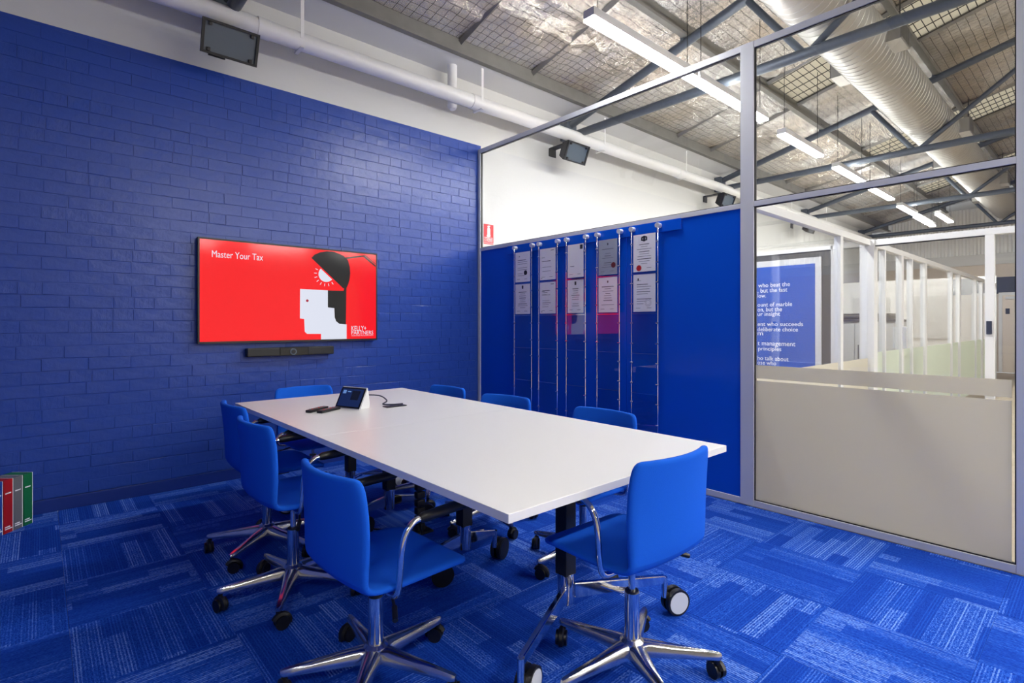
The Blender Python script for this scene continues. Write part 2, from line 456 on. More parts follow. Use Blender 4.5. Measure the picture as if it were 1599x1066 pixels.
for a, b in zip(ys, ys[1:]):
    if a > 3.5:
        for x0, x1 in ((-6, 1.1), (1.1, 5.1), (5.1, 9.1), (9.1, 13.1), (13.1, XE)): foil_sheet(x0, x1, a, b)
    else:
        for x0, x1 in zip(edges[::2], edges[1::2]): foil_sheet(x0, x1, a, b)
slab('foil_sheet', -6, XE, RIDGE+.4, -10.5, M['foil'], ceil) if False else None
bm = bmesh.new()
for (y0, y1) in ((-2.6, RIDGE), (RIDGE, -10.5)):
    poly(bm, [(-6, y0, rz(y0)), (XE, y0, rz(y0)), (XE, y1, rz(y1)), (-6, y1, rz(y1))])
link('foil_slope', finish(bm, 'foil_slope'), M['foil'], ceil)
slab('roof_deck', -6, XE, 4.36, 3.0, mat('roof sheet', (150, 150, 150), .5), ceil, .03)
for x0, x1 in zip(edges[::2], edges[1::2]): slab('roof_deck', x0, x1, 3.0, RIDGE, bpy.data.materials['roof sheet'], ceil, .03)
for x0, x1 in SKY:
    slab('skylight', x0, x1, 3.0, RIDGE, M['skylight'], ceil, .0, .004)
    # safety mesh under the sheet
    L_ = []
    k = x0+.09
    while k < x1-.02: L_.append(([(k, 2.98, rz(2.98)-.03), (k, -.5, rz(-.5)-.03)], .006)); k += .22
    y = 2.9
    while y > -.5: L_.append(([(x0, y, rz(y)-.034), (x1, y, rz(y)-.034)], .005)); y -= .075
    tubes('safety_mesh', L_, M['wire'], ceil, 4)
    for xx in (x0, x1):
        bm = bmesh.new(); tube(bm, [(xx, 4.33, rz(4.33)-.03), (xx, -2.6, rz(-2.6)-.03)], .035, 4); bm_norm(bm)
        link('sheet_rail', finish(bm, 'sheet_rail'), M['purlin'], ceil)
for y in [4.32] + PUR:
    zt = rz(y) - .005
    boxes('purlin', [((-6, y-.004, zt-.17), (XE, y+.004, zt)), ((-6, y-.06, zt-.178), (XE, y+.004, zt-.17)), ((-6, y-.06, zt-.17), (XE, y-.054, zt-.15))], M['purlin'], ceil)
# box gutter boxed in white above the wall
struct(boxes('trim_1', [((-1.2, 4.35, 3.93), (XE, YW+.25, 3.96)), ((-1.2, 4.33, 3.93), (XE, 4.35, 4.06))], M['white_frame']), 'white boxed gutter running along the top of the wall')

# ------------------------------------------------------------------ trusses
def truss(X, label):
    t = thing('roof_truss', label, 'truss', (X, 4.55, 3.66), 0, 'grey tubular roof trusses')
    def T(name, a, b, r):
        a = (0, a[0]-4.55, a[1]-3.66); b = (0, b[0]-4.55, b[1]-3.66)
        return tubes(name, [([a, b], r)], M['steel'], t, 12)
    T('bottom_chord', (4.62, 3.66), (-10.4, 3.66), .048)
    T('top_chord', (4.62, rafz(4.62)-.02), (RIDGE, rafz(RIDGE)), .048)
    T('top_chord', (RIDGE, rafz(RIDGE)), (-10.4, rafz(2*RIDGE+10.4)), .048)
    for a, b in (((2.35, rafz(2.35)), (1.82, 3.66)), ((1.78, 3.66), (.07, rafz(.07))), ((.07, rafz(.07)), (-1.4, 3.66)), ((-1.4, 3.66), (RIDGE, rafz(RIDGE)))):
        T('web', a, b, .032)
    boxes('bearing_plate', [((-.09, .04, -.06), (.09, .163, .2))], M['steel'], t, .006)
    for y in (3.0, 1.6, .2):
        zt = rafz(y)
        boxes('purlin_cleat', [((-.05, y-4.55-.02, zt-3.66), (.05, y-4.55+.02, zt-3.66+.11))], M['steel'], t)
    return t
for X, lb in ((1.1, 'grey tubular steel roof truss above the wall screen'), (5.1, 'grey tubular steel roof truss just beyond the glazed partition'),
              (9.1, 'grey tubular steel roof truss second beyond the partition'), (13.1, 'grey tubular steel roof truss third beyond the partition'), (17.2, 'grey tubular steel roof truss by the corrugated end wall')):
    truss(X, lb)

# ------------------------------------------------------------------ glazed partition
pr = sempty('wall_right', (XP, YW, 0), 'aluminium framed partition with blue panels and glass')
T_ = .05   # frame depth
def pb(name, a, b, m, bevel=.0025, parent=None):   # a, b in world coordinates
    o = (XP, YW, 0)
    return boxes(name, [((a[0]-o[0], a[1]-o[1], a[2]-o[2]), (b[0]-o[0], b[1]-o[1], b[2]-o[2]))], m, pr if parent is None else parent, bevel)
YA, YB, YC, YD = YW-.005, 1.725, 1.632, .318
for a, b in (((YW-.045), YW-.004), (YC, YB), (YD-.09, YD)):
    pb('post', (XP, a, .0), (XP+T_, b, 3.2), M['alu'])
def rail(z0, z1, y0, y1, name='rail'): return pb(name, (XP+.002, y0, z0), (XP+T_-.002, y1, z1), M['alu'])
for (y0, y1) in ((YB, YW-.045), (YD, YC)):
    rail(3.155, 3.2, y0, y1); rail(2.062, 2.098, y0, y1); rail(.0, .042, y0, y1)
# beads and gaskets around each pane
def pane(y0, y1, z0, z1, m=None):
    pb('glass_pane', (XP+.02, y0, z0), (XP+.026, y1, z1), M['glass'], 0)
    g = [((0, 0), 0)]
    o = (XP, YW, 0); L_ = []
    for (a, b, c, d) in ((y0, y0+.006, z0, z1), (y1-.006, y1, z0, z1), (y0, y1, z0, z0+.006), (y0, y1, z1-.006, z1)):
        L_.append(((.012, a-YW, c), (.034, b-YW, d)))
    boxes('gasket', L_, M['black'], pr)
pane(YB, YW-.045, 2.098, 3.155); pane(YD, YC, 2.098, 3.155); pane(YD, YC, .042, 2.062)
SEAM = 2.699
pb('blue_panel', (XP+.012, SEAM+.002, .042), (XP+.034, YW-.045, 2.062), M['panel'], .001)
pb('blue_panel', (XP+.012, YB, .042), (XP+.034, SEAM-.002, 2.062), M['panel'], .001)
pb('frosted_film', (XP+.0185, YD+.018, .048), (XP+.0196, YC-.006, .866), M['frost'], 0)
pb('frosted_film', (XP+.0185, YD+.018, .881), (XP+.0196, YC-.006, .972), M['frost'], 0)
pb('header_board', (XP-.006, 2.186, 1.978), (XP+.011, 4.2, 2.064), M['panel'], .001)

# ------------------------------------------------------------------ cable display rails and certificates
HOLD = [(803, 830, 0), (841, 870, 1), (884, 914, 2), (932, 967, 3), (986, 1027, 4)]
XH = XP - .035
NUM = ['first', 'second', 'third', 'fourth', 'fifth']
def circle_pts(c, r, n=14, ax=(1, 2)):
    out = []
    for k in range(n):
        p = [c[0], c[1], c[2]]; p[ax[0]] += r*math.cos(2*PI*k/n); p[ax[1]] += r*math.sin(2*PI*k/n); out.append(tuple(p))
    return out
def certificate(y_left, w, ztop, h, style, label):
    """paper facing -X; local y to the right of the reader is -Y"""
    c = thing('certificate', label, 'certificate', (XH-.001, y_left-w/2, ztop-h), 0, 'certificates in the hanging display')
    boxes('sheet', [((-.0006, -w/2, 0), (.0006, w/2, h))], M['greypaper' if style == 6 else 'paper'], c)
    rnd = random.Random(style*13+5); X0 = -.0009
    def bar(u, v, l, t, out): # u from left 0..1, v from top
        y = w/2 - u*w; zz = h*(1-v)
        out.append([(X0, y, zz), (X0, y-l*w, zz), (X0, y-l*w, zz-t), (X0, y, zz-t)])
    ink = []; dark = []
    centre = style in (1, 5, 6, 7, 8)
    for k in range(9):
        v = .26 + k*.065
        if style in (4,) and k not in (5, 6): continue
        if rnd.random() < .15: continue
        l = rnd.uniform(.25, .68)
        bar((1-l)/2 if centre else .16, v, l, .0035 if k % 3 else .006, ink)
    if style in (2, 3): bar(.7, .06, .2, .005, dark); bar(.12, .28, .2, .004, dark); bar(.12, .4, .55, .003, dark); bar(.1, .93, .04, .008, dark)
    if style == 4: bar(.78, .03, .17, .04, dark)
    if style in (1, 5): bar(.45, .05, .1, .032, dark)
    if style in (6, 7): bar(.47, .1, .06, .018, dark)
    if style == 8:
        for u, v, l, t in ((.38, .06, .24, .010), (.36, .085, .07, .026), (.57, .085, .07, .026), (.45, .045, .1, .045), (.4, .15, .2, .008)): bar(u, v, l, t, dark)
    if style in (0,): bar(.25, .12, .05, .012, ink)
    if style == 9: bar(.2, .1, .05, .02, dark); bar(.16, .16, .2, .003, ink)
    for u in (.12, .62): bar(u, .9, .2, .003, ink)
    plates('fine_print', ink, M['ink'], c); 
    if dark: plates('crest', dark, M['darkink'], c)
    seal = {0: (.7, .7, M['darkink']), 6: (.8, .74, M['seal_dark']), 8: (.26, .9, M['seal_red'])}.get(style)
    if seal:
        plates('seal', [circle_pts((-.0008, w/2-seal[0]*w, h*(1-seal[1])), .024, 18)], seal[2], c, thick=.0008, axis=(-1, 0, 0))
    if style == 9:
        for rr in (.03, .02):
            bm = bmesh.new(); a = circle_pts((-.0009, w/2-.68*w, h*.24), rr, 20); b = circle_pts((-.0009, w/2-.68*w, h*.24), rr-.002, 20)
            va = [bm.verts.new(p) for p in a]; vb = [bm.verts.new(p) for p in b]
            for k in range(20): bm.faces.new((va[k], va[(k+1) % 20], vb[(k+1) % 20], vb[k]))
            link('stamp', finish(bm, 'stamp'), M['ink'], c)
    return c
CERT_LABEL = [('white certificate with dark round seal, top of first hanging column', 0), ('white certificate with small dark crest under the dark-sealed one', 1),
 ('white certificate with letterhead at its right, top of second column', 2), ('white certificate with right letterhead, lower in second column', 3),
 ('nearly blank certificate with dark square emblem in its corner', 4), ('white certificate with tall dark crest centred at top', 5),
 ('silver-grey certificate with maroon seal', 6), ('white certificate with tiny crest below the silver-grey one', 7),
 ('degree certificate with coat of arms and bright red seal', 8), ('white certificate with round stamped outline below the red-sealed degree', 9)]
PITCH = .322
ZTOP = 1.975
for (xl, xr, k) in HOLD:
    yl = at_x(xl, 450, XH).y; yr = at_x(xr, 450, XH).y
    w_ = yl - yr
    yrl, yrr = yl, yr; yl -= .018; yr += .018; w_ = yl - yr
    t = thing('cable_display', NUM[k] + ' hanging rod display column counted from the brick wall corner', 'display', (XH, (yl+yr)/2, 2.0), 0, 'hanging certificate displays')
    cy = (yl+yr)/2
    for yy in (yrl, yrr):
        tubes('rod', [([(0, yy-cy, .02), (0, yy-cy, -1.72)], .0035)], M['chrome'], t, 6)
        kn = tubes('knob', [([(.029, yy-cy, .03), (-.012, yy-cy, .03)], .02)], M['knob'], t, 14)
        tubes('socket', [([(-.0, yy-cy, .03), (-.0, yy-cy, -.03)], .009)], M['chrome'], kn, 10)
        kk = 0
        for p in range(5):
            zt = ZTOP - 2.0 - p*PITCH
            for dz in (-.07, -.235):
                s = 1 if yy == yrl else -1
                tubes('clamp', [([(0, yy-cy+.009*s, zt+dz), (0, yy-cy-.016*s, zt+dz)], .0075)], M['chrome'], t, 8)
    for p in range(5):
        zt = ZTOP - 2.0 - p*PITCH
        boxes('acrylic_pocket', [((-.004, -w_/2-.006, zt-.312), (-.0025, w_/2+.006, zt+.004)), ((.0025, -w_/2-.006, zt-.312), (.004, w_/2+.006, zt+.004))], M['acrylic'], t)
        boxes('pocket_edge', [((-.004, -w_/2-.012, zt-.318), (.004, w_/2+.012, zt-.3135))], M['chrome'], t)
    for p in range(2):
        lb, st = CERT_LABEL[k*2+p]
        certificate(yl-.002, w_-.004, ZTOP - p*PITCH, .3, st, lb)

# ------------------------------------------------------------------ fire sign on the wall beyond the glass
s0 = at_y(756, 349, YW); s1 = at_y(771, 382, YW)
sx, sz = s1.x-s0.x, s0.z-s1.z
fs = thing('fire_extinguisher_sign', 'red fire extinguisher sign on white wall behind the glass', 'sign', (s0.x, YW+.0085, s1.z))
boxes('sign_plate', [((0, -.003, 0), (sx, 0, sz))], M['red'], fs)
def sp(u, v): return (u*sx, -.0032, v*sz)
plates('pictogram', [[sp(.36, .36), sp(.66, .36), sp(.66, .78), sp(.58, .83), sp(.58, .88), sp(.66, .9), sp(.66, .94), sp(.42, .94), sp(.36, .86), sp(.44, .83), sp(.36, .78)]], M['white_print'], fs)
for i, (tx, wd) in enumerate((('FIRE', .4), ('EXTINGUISHER', .86))):
    link('lettering', fit_text(tx, wd*sx, .055), M['white_print'], fs, ((.5-wd/2)*sx, -.0036, (.22-.1*i-.1)*sz+.02), (PI/2, 0, 0))
boxes('white_line', [((0, -.0036, .1*sz-.012), (sx, -.003, .1*sz-.008))], M['white_print'], fs)

# ------------------------------------------------------------------ wall screen
YS = YW - .062
t0, t1, t2, t3 = at_y(308, 369, YS), at_y(589, 396, YS), at_y(310, 539, YS), at_y(589, 529, YS)
tx0, tx1, tz0, tz1 = .906, 2.408, 1.1, 1.924
tv = thing('wall_screen', 'large flat screen showing a red tax slide on blue brick wall', 'television', ((tx0+tx1)/2, YW-.006, tz0))
tcx = (tx0+tx1)/2; tw = tx1-tx0; th = tz1-tz0
boxes('housing', [((-tw/2, -.05, 0), (tw/2, -.012, th))], M['black'], tv, .004)
boxes('wall_mount', [((-.3, -.012, .15), (.3, .008, .6))], M['blackmetal'], tv)
scr = boxes('screen', [((-tw/2+.012, -.0525, .016), (tw/2-.012, -.049, th-.013))], M['scr_red'], tv)
for (a, b) in (((-tw/2, -.0545, 0), (tw/2, -.05, .016)), ((-tw/2, -.0545, th-.013), (tw/2, -.05, th)), ((-tw/2, -.0545, .016), (-tw/2+.012, -.05, th-.013)), ((tw/2-.012, -.0545, .016), (tw/2, -.05, th-.013))):
    boxes('bezel', [(a, b)], M['black'], tv)
YG = -.0531
def tvp(zx, zy, dy=0.):
    p = at_y(440+zx*.15009, 380+zy*.15009, YS); return (p.x-tcx, YG-dy, p.z-tz0)
shade = [(310, 150), (340, 118), (400, 92), (470, 80), (540, 85), (600, 108), (645, 130), (690, 175), (708, 240), (714, 310), (706, 380), (690, 430), (672, 468), (640, 466)]
hair = [(480, 488), (645, 492), (652, 462), (674, 466), (668, 842), (602, 836), (568, 810), (552, 770), (548, 672), (480, 665)]
head = [(192, 472), (480, 488), (480, 665), (548, 672), (552, 770), (568, 810), (602, 836), (668, 842), (676, 842), (676, 1001), (410, 1004), (410, 940), (265, 940), (240, 918), (235, 785), (190, 780)]
plates('slide_head', [[tvp(*p) for p in head]], M['scr_white'], scr)
plates('slide_lamp', [[tvp(*p, dy=.0002) for p in shade], [tvp(*p, dy=.0002) for p in hair],
        [tvp(*p, dy=.0002) for p in ((640, 148), (850, 124), (856, 136), (650, 164))], [tvp(*p, dy=.0002) for p in ((838, 128), (856, 122), (978, 228), (978, 246))],
        [tvp(*p, dy=.0002) for p in ((858, 120), (866, 116), (978, 210), (978, 218))]], M['scr_black'], scr)
bulb = []
a0 = math.atan2(465-150, 640-310)
for k in range(17):
    a = a0 + PI*k/16; bulb.append((466+82*math.cos(a), 318+82*math.sin(a)))
rays_ = []
for k in range(8):
    a = a0 + PI*(k+.6)/8.4; c, s_ = math.cos(a), math.sin(a); n = (-s_*3.2, c*3.2)
    q = [(466+100*c, 318+100*s_), (466+128*c, 318+128*s_)]
    rays_.append([tvp(q[0][0]+n[0], q[0][1]+n[1]), tvp(q[0][0]-n[0], q[0][1]-n[1]), tvp(q[1][0]-n[0], q[1][1]-n[1]), tvp(q[1][0]+n[0], q[1][1]+n[1])])
plates('slide_bulb', [[tvp(*p) for p in bulb]] + rays_, M['scr_white'], scr)
plates('slide_eye', [[tvp(267+14*math.cos(2*PI*k/14), 595+14*math.sin(2*PI*k/14), dy=.0002) for k in range(14)]], M['scr_eye'], scr)
def tv_text(s, px0, py1, px1, hpx, weight):
    a = at_y(px0, py1, YS); b = at_y(px1, py1, YS)
    hh = hpx/F_PX*(a.x*FX+a.y*FY)
    link('slide_text', fit_text(s, b.x-a.x, hh, weight), M['scr_white'], scr, (a.x-tcx, YG-.0003, a.z-tz0), (PI/2, 0, 0))
tv_text('Master Your Tax', 331, 401, 411, 10.5, .0)
tv_text('KELLY+', 549, 516, 572, 7.2, .0); tv_text('PARTNERS', 549, 522.3, 583, 6.0, .0); tv_text('CHARTERED ACCOUNTANTS', 549, 524.6, 583, 1.4, .0)
# conference bar under the screen
cb_ = thing('conference_bar', 'black video conference bar with round camera below the screen', 'soundbar', (1.615, YW-.004, .985))
boxes('body', [((-.36, -.075, 0), (.36, -.004, .07))], M['black'], cb_, .006)
boxes('camera_block', [((-.11, -.08, .001), (.13, -.07, .069))], mat('gloss black', (28, 28, 30), .12), cb_, .003)
tubes('camera_ring', [([(0, -.079, .033), (0, -.086, .033)], .028)], M['lens'], cb_, 24)
tubes('camera_lens', [([(0, -.085, .033), (0, -.089, .033)], .018)], M['black'], cb_, 20)
boxes('wall_bracket', [((-.2, -.004, .01), (.2, .0035, .055))], M['blackmetal'], cb_)

# ------------------------------------------------------------------ drain pipe below the gutter
YP, ZP, RP = 4.45, 3.585, .071
dp = thing('drain_pipe', 'white drain pipe hung along the top of the wall', 'pipe', (0, YP, ZP))
tubes('pipe_run', [([(-1.15, 0, 0), (XE-.05, 0, 0)], RP)], M['pvc'], dp, 28)
for x in (1.32, 3.42, 7.4, 11.4): tubes('coupling', [([(x-.05, 0, 0), (x+.05, 0, 0)], RP+.006)], M['pvc'], dp, 28)
tubes('outlet', [([(3.2, .09, .345), (3.2, .09, -.07)], .05), ([(3.2, .09, -.05), (3.2, .088, -.085), (3.2, .08, -.11)], [.05, .047, .03])], M['pvc'], dp, 18)
for x in (-.5, 1.6, 3.47, 5.5, 7.5, 9.6, 11.6, 13.6):
    boxes('hanger_strap', [((x-.014, -.0755, -.005), (x+.014, -.0725, .345)), ((x-.014, -.0755, -.08), (x+.014, .0755, -.0725)), ((x-.014, .0725, -.08), (x+.014, .0755, 0))], M['pvc'], dp)

# ------------------------------------------------------------------ flood lights on the wall
FLD = ['black wall floodlight above the red screen slide', 'black wall floodlight near the first truss beyond the glass', 'black wall floodlight near the second truss beyond the glass', 'small distant black wall floodlight near the third truss']
proto = None
def make_flood():
    t = thing('flood_light', FLD[0], 'floodlight', (1.05, YW+.009, 3.35), 0, 'black floodlights along the wall')
    R = Matrix.Translation((0, -.35, 0)) @ Matrix.Rotation(math.radians(22), 4, 'X')
    def B(name, lst, m, bev=0.):
        bm = bmesh.new()
        for a, b in lst: box(bm, a, b, R)
        bm_norm(bm)
        if bev: bmesh.ops.bevel(bm, geom=bm.edges[:], offset=bev, segments=1, affect='EDGES')
        return link(name, finish(bm, name), m, t)
    bm = bmesh.new()   # tapered body
    f = [(-.19, -.06, -.115), (.19, -.06, -.115), (.19, -.06, .115), (-.19, -.06, .115)]; k = [(-.15, .06, -.08), (.15, .06, -.08), (.15, .06, .08), (-.15, .06, .08)]
    vf = [bm.verts.new(R @ Vector(p)) for p in f]; vk = [bm.verts.new(R @ Vector(p)) for p in k]
    bm.faces.new(vf); bm.faces.new(vk[::-1])
    for i in range(4): bm.faces.new((vf[i], vf[(i+1) % 4], vk[(i+1) % 4], vk[i]))
    bm_norm(bm); link('lamp_body', finish(bm, 'lamp_body'), M['blackmetal'], t)
    fr = B('front_frame', [((-.19, -.085, -.115), (.19, -.06, -.098)), ((-.19, -.085, .098), (.19, -.06, .115)), ((-.19, -.085, -.098), (-.172, -.06, .098)), ((.172, -.085, -.098), (.19, -.06, .098))], M['blackmetal'])
    B('lamp_glass', [((-.172, -.068, -.098), (.172, -.063, .098))], M['lens'])
    for sx_ in (-1, 1):
        for sz_ in (-1, 1): B('clip', [((sx_*.14-.012, -.09, sz_*.085-.012), (sx_*.14+.012, -.066, sz_*.085+.012))], M['black'], .003)
    boxes('bracket', [((-.05, -.36, .115), (.05, -.005, .127)), ((-.06, -.012, .02), (.06, 0, .12)), ((-.05, -.37, .08), (.05, -.3, .127))], M['blackmetal'], t)
    return t
def dup(root, loc, rz_=None, label=None):
    r = root.copy(); COL.objects.link(r); r.location = loc
    if rz_ is not None: r.rotation_euler = (0, 0, rz_)
    if label: r['label'] = label
    for ch in root.children:
        c = ch.copy(); COL.objects.link(c); c.parent = r
        for g in ch.children:
            d = g.copy(); COL.objects.link(d); d.parent = c
    return r
fl0 = make_flood()
bpy.context.view_layer.update()
for k, x in enumerate((4.87, 8.7, 12.5)): dup(fl0, (x, YW+.009, 3.35), None, FLD[k+1])

# ------------------------------------------------------------------ spiral duct
DY, DZ, DR = 1.707, 4.085, .268
dt = thing('spiral_duct', 'large silver spiral air duct hung under the roof', 'duct', (0, DY, DZ))
bm = bmesh.new(); rings = []; x = -5.; n = 40
xs = []
while x < 17.6:
    for dx, dr in ((0, 0), (.082, 0), (.087, .0045), (.092, .0045), (.097, 0)): xs.append((x+dx, DR+dr))
    x += .104
for xx, r in xs:
    rings.append([bm.verts.new((xx + .03*math.cos(2*PI*k/n), r*math.cos(2*PI*k/n), r*math.sin(2*PI*k/n))) for k in range(n)])
for a, b in zip(rings, rings[1:]):
    for k in range(n): bm.faces.new((a[k], a[(k+1) % n], b[(k+1) % n], b[k]))
bm.faces.new(rings[0]); bm.faces.new(rings[-1]); bm_norm(bm)
link('duct_run', finish(bm, 'duct_run', True, 30), M['galv'], dt)
for (x, s) in ((2.3, 1), (2.2, -1), (6.3, -1), (6.75, 1), (10.0, -1), (11.9, 1), (14.2, -1), (15.8, 1)):
    g = boxes('register_box', [((x-.16, s*.2, -.1), (x+.16, s*.37, .1))], M['galv'], dt)
    def yb(a_, b_): return (min(a_, b_), max(a_, b_))
    y0_, y1_ = yb(s*.37, s*.378)
    L_ = [((x-.16, y0_, -.1), (x+.16, y1_, -.085)), ((x-.16, y0_, .085), (x+.16, y1_, .1)), ((x-.16, y0_, -.085), (x-.145, y1_, .085)), ((x+.145, y0_, -.085), (x+.16, y1_, .085))]
    for q in range(8): L_.append(((x-.13+q*.035, y0_, -.085), (x-.122+q*.035, y1_, .085)))
    boxes('register_grille', [tuple(sorted_pair) for sorted_pair in L_], M['purlin'], g)
for x in (3.1, 6.9, 11.0, 15.0):
    tubes('hanger_rod', [([(x, -.2, .22), (x, -.2, rz(DY-.2)-DZ)], .006), ([(x, .2, .22), (x, .2, rz(DY+.2)-DZ)], .006)], M['wire'], dt, 6)

# ------------------------------------------------------------------ linear LED pendants
def pendant(x0, x1, y, z, label, group='white linear pendant lights'):
    t = thing('linear_pendant', label, 'pendant light', ((x0+x1)/2, y, z), 0, group)
    h = (x1-x0)/2
    boxes('housing', [((-h, -.05, .012), (h, .05, .075))], M['white_frame'], t, .003)
    boxes('diffuser', [((-h+.004, -.046, -.004), (h-.004, .046, .012))], M['led'], t)
    boxes('added_uplight_strip', [((-h+.03, -.03, .075), (h-.03, .03, .078))], M['added_uplight'], t)  # added emitter, lights the foil and soffit from below
    for sx_ in (-1, 1):
        xx = sx_*h*.86
        zt = rz(y) - z
        tubes('suspension_wire', [([(xx, 0, .07), (xx, 0, zt-.02)], .0035)], M['wire'], t, 6)
        boxes('wire_clip', [((xx-.015, -.012, .075), (xx+.015, .012, .095))], M['wire'], t)
    return t
ZL = 3.45
PEN = [(2.955, 4.40, 'long white pendant light hanging over the meeting room'), (4.43, 5.87, 'long white pendant light hanging just beyond the glass partition'), (6.45, 7.68, 'white pendant light hanging under the first roof skylight'),
       (8.38, 9.65, 'white pendant light hanging at the second truss beyond the glass'), (9.97, 11.33, 'white pendant light hanging past the second truss beyond the glass'), (12.06, 13.25, 'white pendant light hanging at the third truss beyond the glass'), (13.5, 15.1, 'farthest white pendant light in the wall-side row')]
for i, (x0, x1, lb) in enumerate(PEN): pendant(x0, x1, (2.5, 2.5, 2.55, 2.58, 2.6, 2.64, 2.68)[i], ZL, lb)
pendant(13.5, 14.8, 2.32, ZL, 'small distant white pendant light in the corridor-side row')
ROWS = ['end nearest the side wall', 'second from the side wall', 'third from the side wall', 'fourth from the side wall']
for i, x0 in enumerate((-2.6, 1.2, 3.8, 6.4)): pendant(x0, x0+1.45, -1.6, ZL, 'added fill pendant light, ' + ROWS[i], 'added fill pendants behind the camera')  # added lamps behind the camera, fill light for the chair backs
for i, x0 in enumerate((3.0, 5.6, 8.2)): pendant(x0, x0+1.45, -4.1, ZL, 'added middle row fill light, ' + ROWS[i], 'added middle row fill lights')  # further added row, general fill from behind the camera
for i, x0 in enumerate((2.0, 4.4, 6.8, 9.2)): pendant(x0, x0+1.45, -6.4, ZL, 'rear row pendant light, ' + ROWS[i], 'rear hall pendant lights')

# ------------------------------------------------------------------ offices beyond the partition
XC, Y2 = 6.42, 1.675
pn = sempty('wall_corridor', (XP, Y2, 0), 'white framed glazed corridor partition beyond the meeting room')
def cb2_(name, a, b, m, bev=.003):
    return boxes(name, [((a[0]-XP, a[1]-Y2, a[2]), (b[0]-XP, b[1]-Y2, b[2]))], m, pn, bev)
cb2_('top_rail', (XP+.051, Y2-.03, 2.06), (XC-.03, Y2+.03, 2.12), M['white_frame'])
cb2_('bottom_rail', (XP+.051, Y2-.025, 0), (XC-.03, Y2+.025, .05), M['white_frame'])
cb2_('post', (5.49, Y2-.028, .05), (5.56, Y2+.028, 2.06), M['white_frame'])
cb2_('column', (XC-.03, Y2-.06, 0), (XC+.10, Y2+.07, 2.12), M['white_frame'])
for (a, b) in ((XP+.052, 5.49), (5.56, XC-.03)):
    cb2_('glass_pane', (a, Y2-.004, .05), (b, Y2+.002, 2.06), M['glass'], 0)
    cb2_('frosted_film', (a+.004, Y2-.0065, .055), (b-.004, Y2-.0055, .9), M['frost'], 0)
row = [6.94, 7.66, 8.14, 8.87, 10.64, 11.28, 12.86, 13.58, 15.4]
cb2_('top_rail', (XC+.10, Y2-.03, 2.06), (15.45, Y2+.03, 2.12), M['white_frame'])
prev = XC+.10
for i, x in enumerate(row):
    wd = .05 if i % 2 == 0 else .1
    cb2_('post', (x-wd/2, Y2-.03, 0), (x+wd/2, Y2+.03, 2.06), M['white_frame'])
    cb2_('glass_pane', (prev, Y2-.003, .0), (x-wd/2, Y2+.003, 2.06), M['glass'], 0)
    cb2_('frosted_film', (prev+.002, Y2-.0055, .0), (x-wd/2-.002, Y2-.0045, .95), M['green_frost'], 0)
    prev = x+wd/2
# door hardware on the office row
dh = cb2_('door_handle', (7.645, Y2-.07, .96), (7.675, Y2-.03, 1.22), M['knob'], .004)
# cross partition with a doorway
cp = sempty('wall_cross', (XC, Y2, 0), 'white framed cross partition with header rail and lock')
def cb3_(name, a, b, m, bev=.003): return boxes(name, [((a[0]-XC, a[1]-Y2, a[2]), (b[0]-XC, b[1]-Y2, b[2]))], m, cp, bev)
cb3_('header_rail', (XC, -3.0, 2.06), (XC+.06, Y2-.06, 2.12), M['white_frame'])
cb3_('post', (XC, .70, 0), (XC+.06, .765, 2.06), M['white_frame'])
cb3_('post', (XC, -.6, 0), (XC+.06, -.53, 2.06), M['white_frame'])
cb3_('gasket', (XC+.01, .765, 2.052), (XC+.05, Y2-.06, 2.06), M['black'], 0)
cb3_('glass_pane', (XC+.027, -.53, .0), (XC+.033, .70, 2.06), M['glass'], 0)
cb3_('lock_case', (XC-.03, .715, 1.16), (XC, .752, 1.28), M['navy'], .004)
# poster wall of the neighbouring office
pw = struct(boxes('wall_office', [((XC, 2.02, 0), (XC+.08, YW+.005, 2.06))], M['darkpanel']), 'charcoal office wall behind the blue poster')
boxes('cap_rail', [((XC-.01, 2.0, 2.06), (XC+.09, YW+.005, 2.1))], M['white_frame'], pw)
boxes('white_jamb', [((XC-.01, 1.97, 0), (XC+.09, 2.02, 2.1))], M['white_frame'], pw)
boxes('clear_pane', [((XC+.03, Y2+.07, .05), (XC+.036, 1.97, 2.06))], M['glass'], pw)
po = thing('wall_poster', 'large blue poster with white lettering in a white frame', 'poster', (XC-.001, 3.3, .62))
boxes('poster_board', [((-.022, -1.19, 0), (0, 1.2, 1.37))], M['white_frame'], po, .002)
boxes('poster_sheet', [((-.026, -1.13, .06), (-.0225, 1.1, 1.30))], M['poster'], po)
def wtext(s, px0, py, px1, hpx=8.5):
    a = at_x(px0, py, XC-.028); b = at_x(px1, py, XC-.028)
    hh = hpx/F_PX*(a.x*FX+a.y*FY)
    link('lettering', fit_text(s, a.y-b.y, hh, .006), M['white_print'], po, (-.0268, a.y-3.3, a.z-.62), (PI/2, 0, -PI/2))
for s, x0, y_, x1, hp in (('who beat the', 1184, 448.9, 1233.5, 6.4), (', but the fast', 1183, 458.2, 1229.5, 7.8), ('low.', 1183, 464.7, 1196, 6.2), ('ount of marble', 1183, 478.8, 1237, 6.2), ('on, but the', 1183, 487.4, 1221, 7.6), ('ur insight', 1183, 495.0, 1218, 7.8),
     ('ent who succeeds', 1183, 508.8, 1254, 6.3), ('deliberate choice', 1183, 516.9, 1246, 6.3), ('m', 1183, 523.2, 1191.5, 4.6), ('t management', 1183, 541.0, 1242, 7.8), ('principles', 1184, 548.6, 1220, 7.8), ('ho talk about', 1183, 561.6, 1231.5, 6.3), ('ose who', 1183, 568.6, 1212, 6.2)):
    wtext(s, x0, y_, x1, hp)
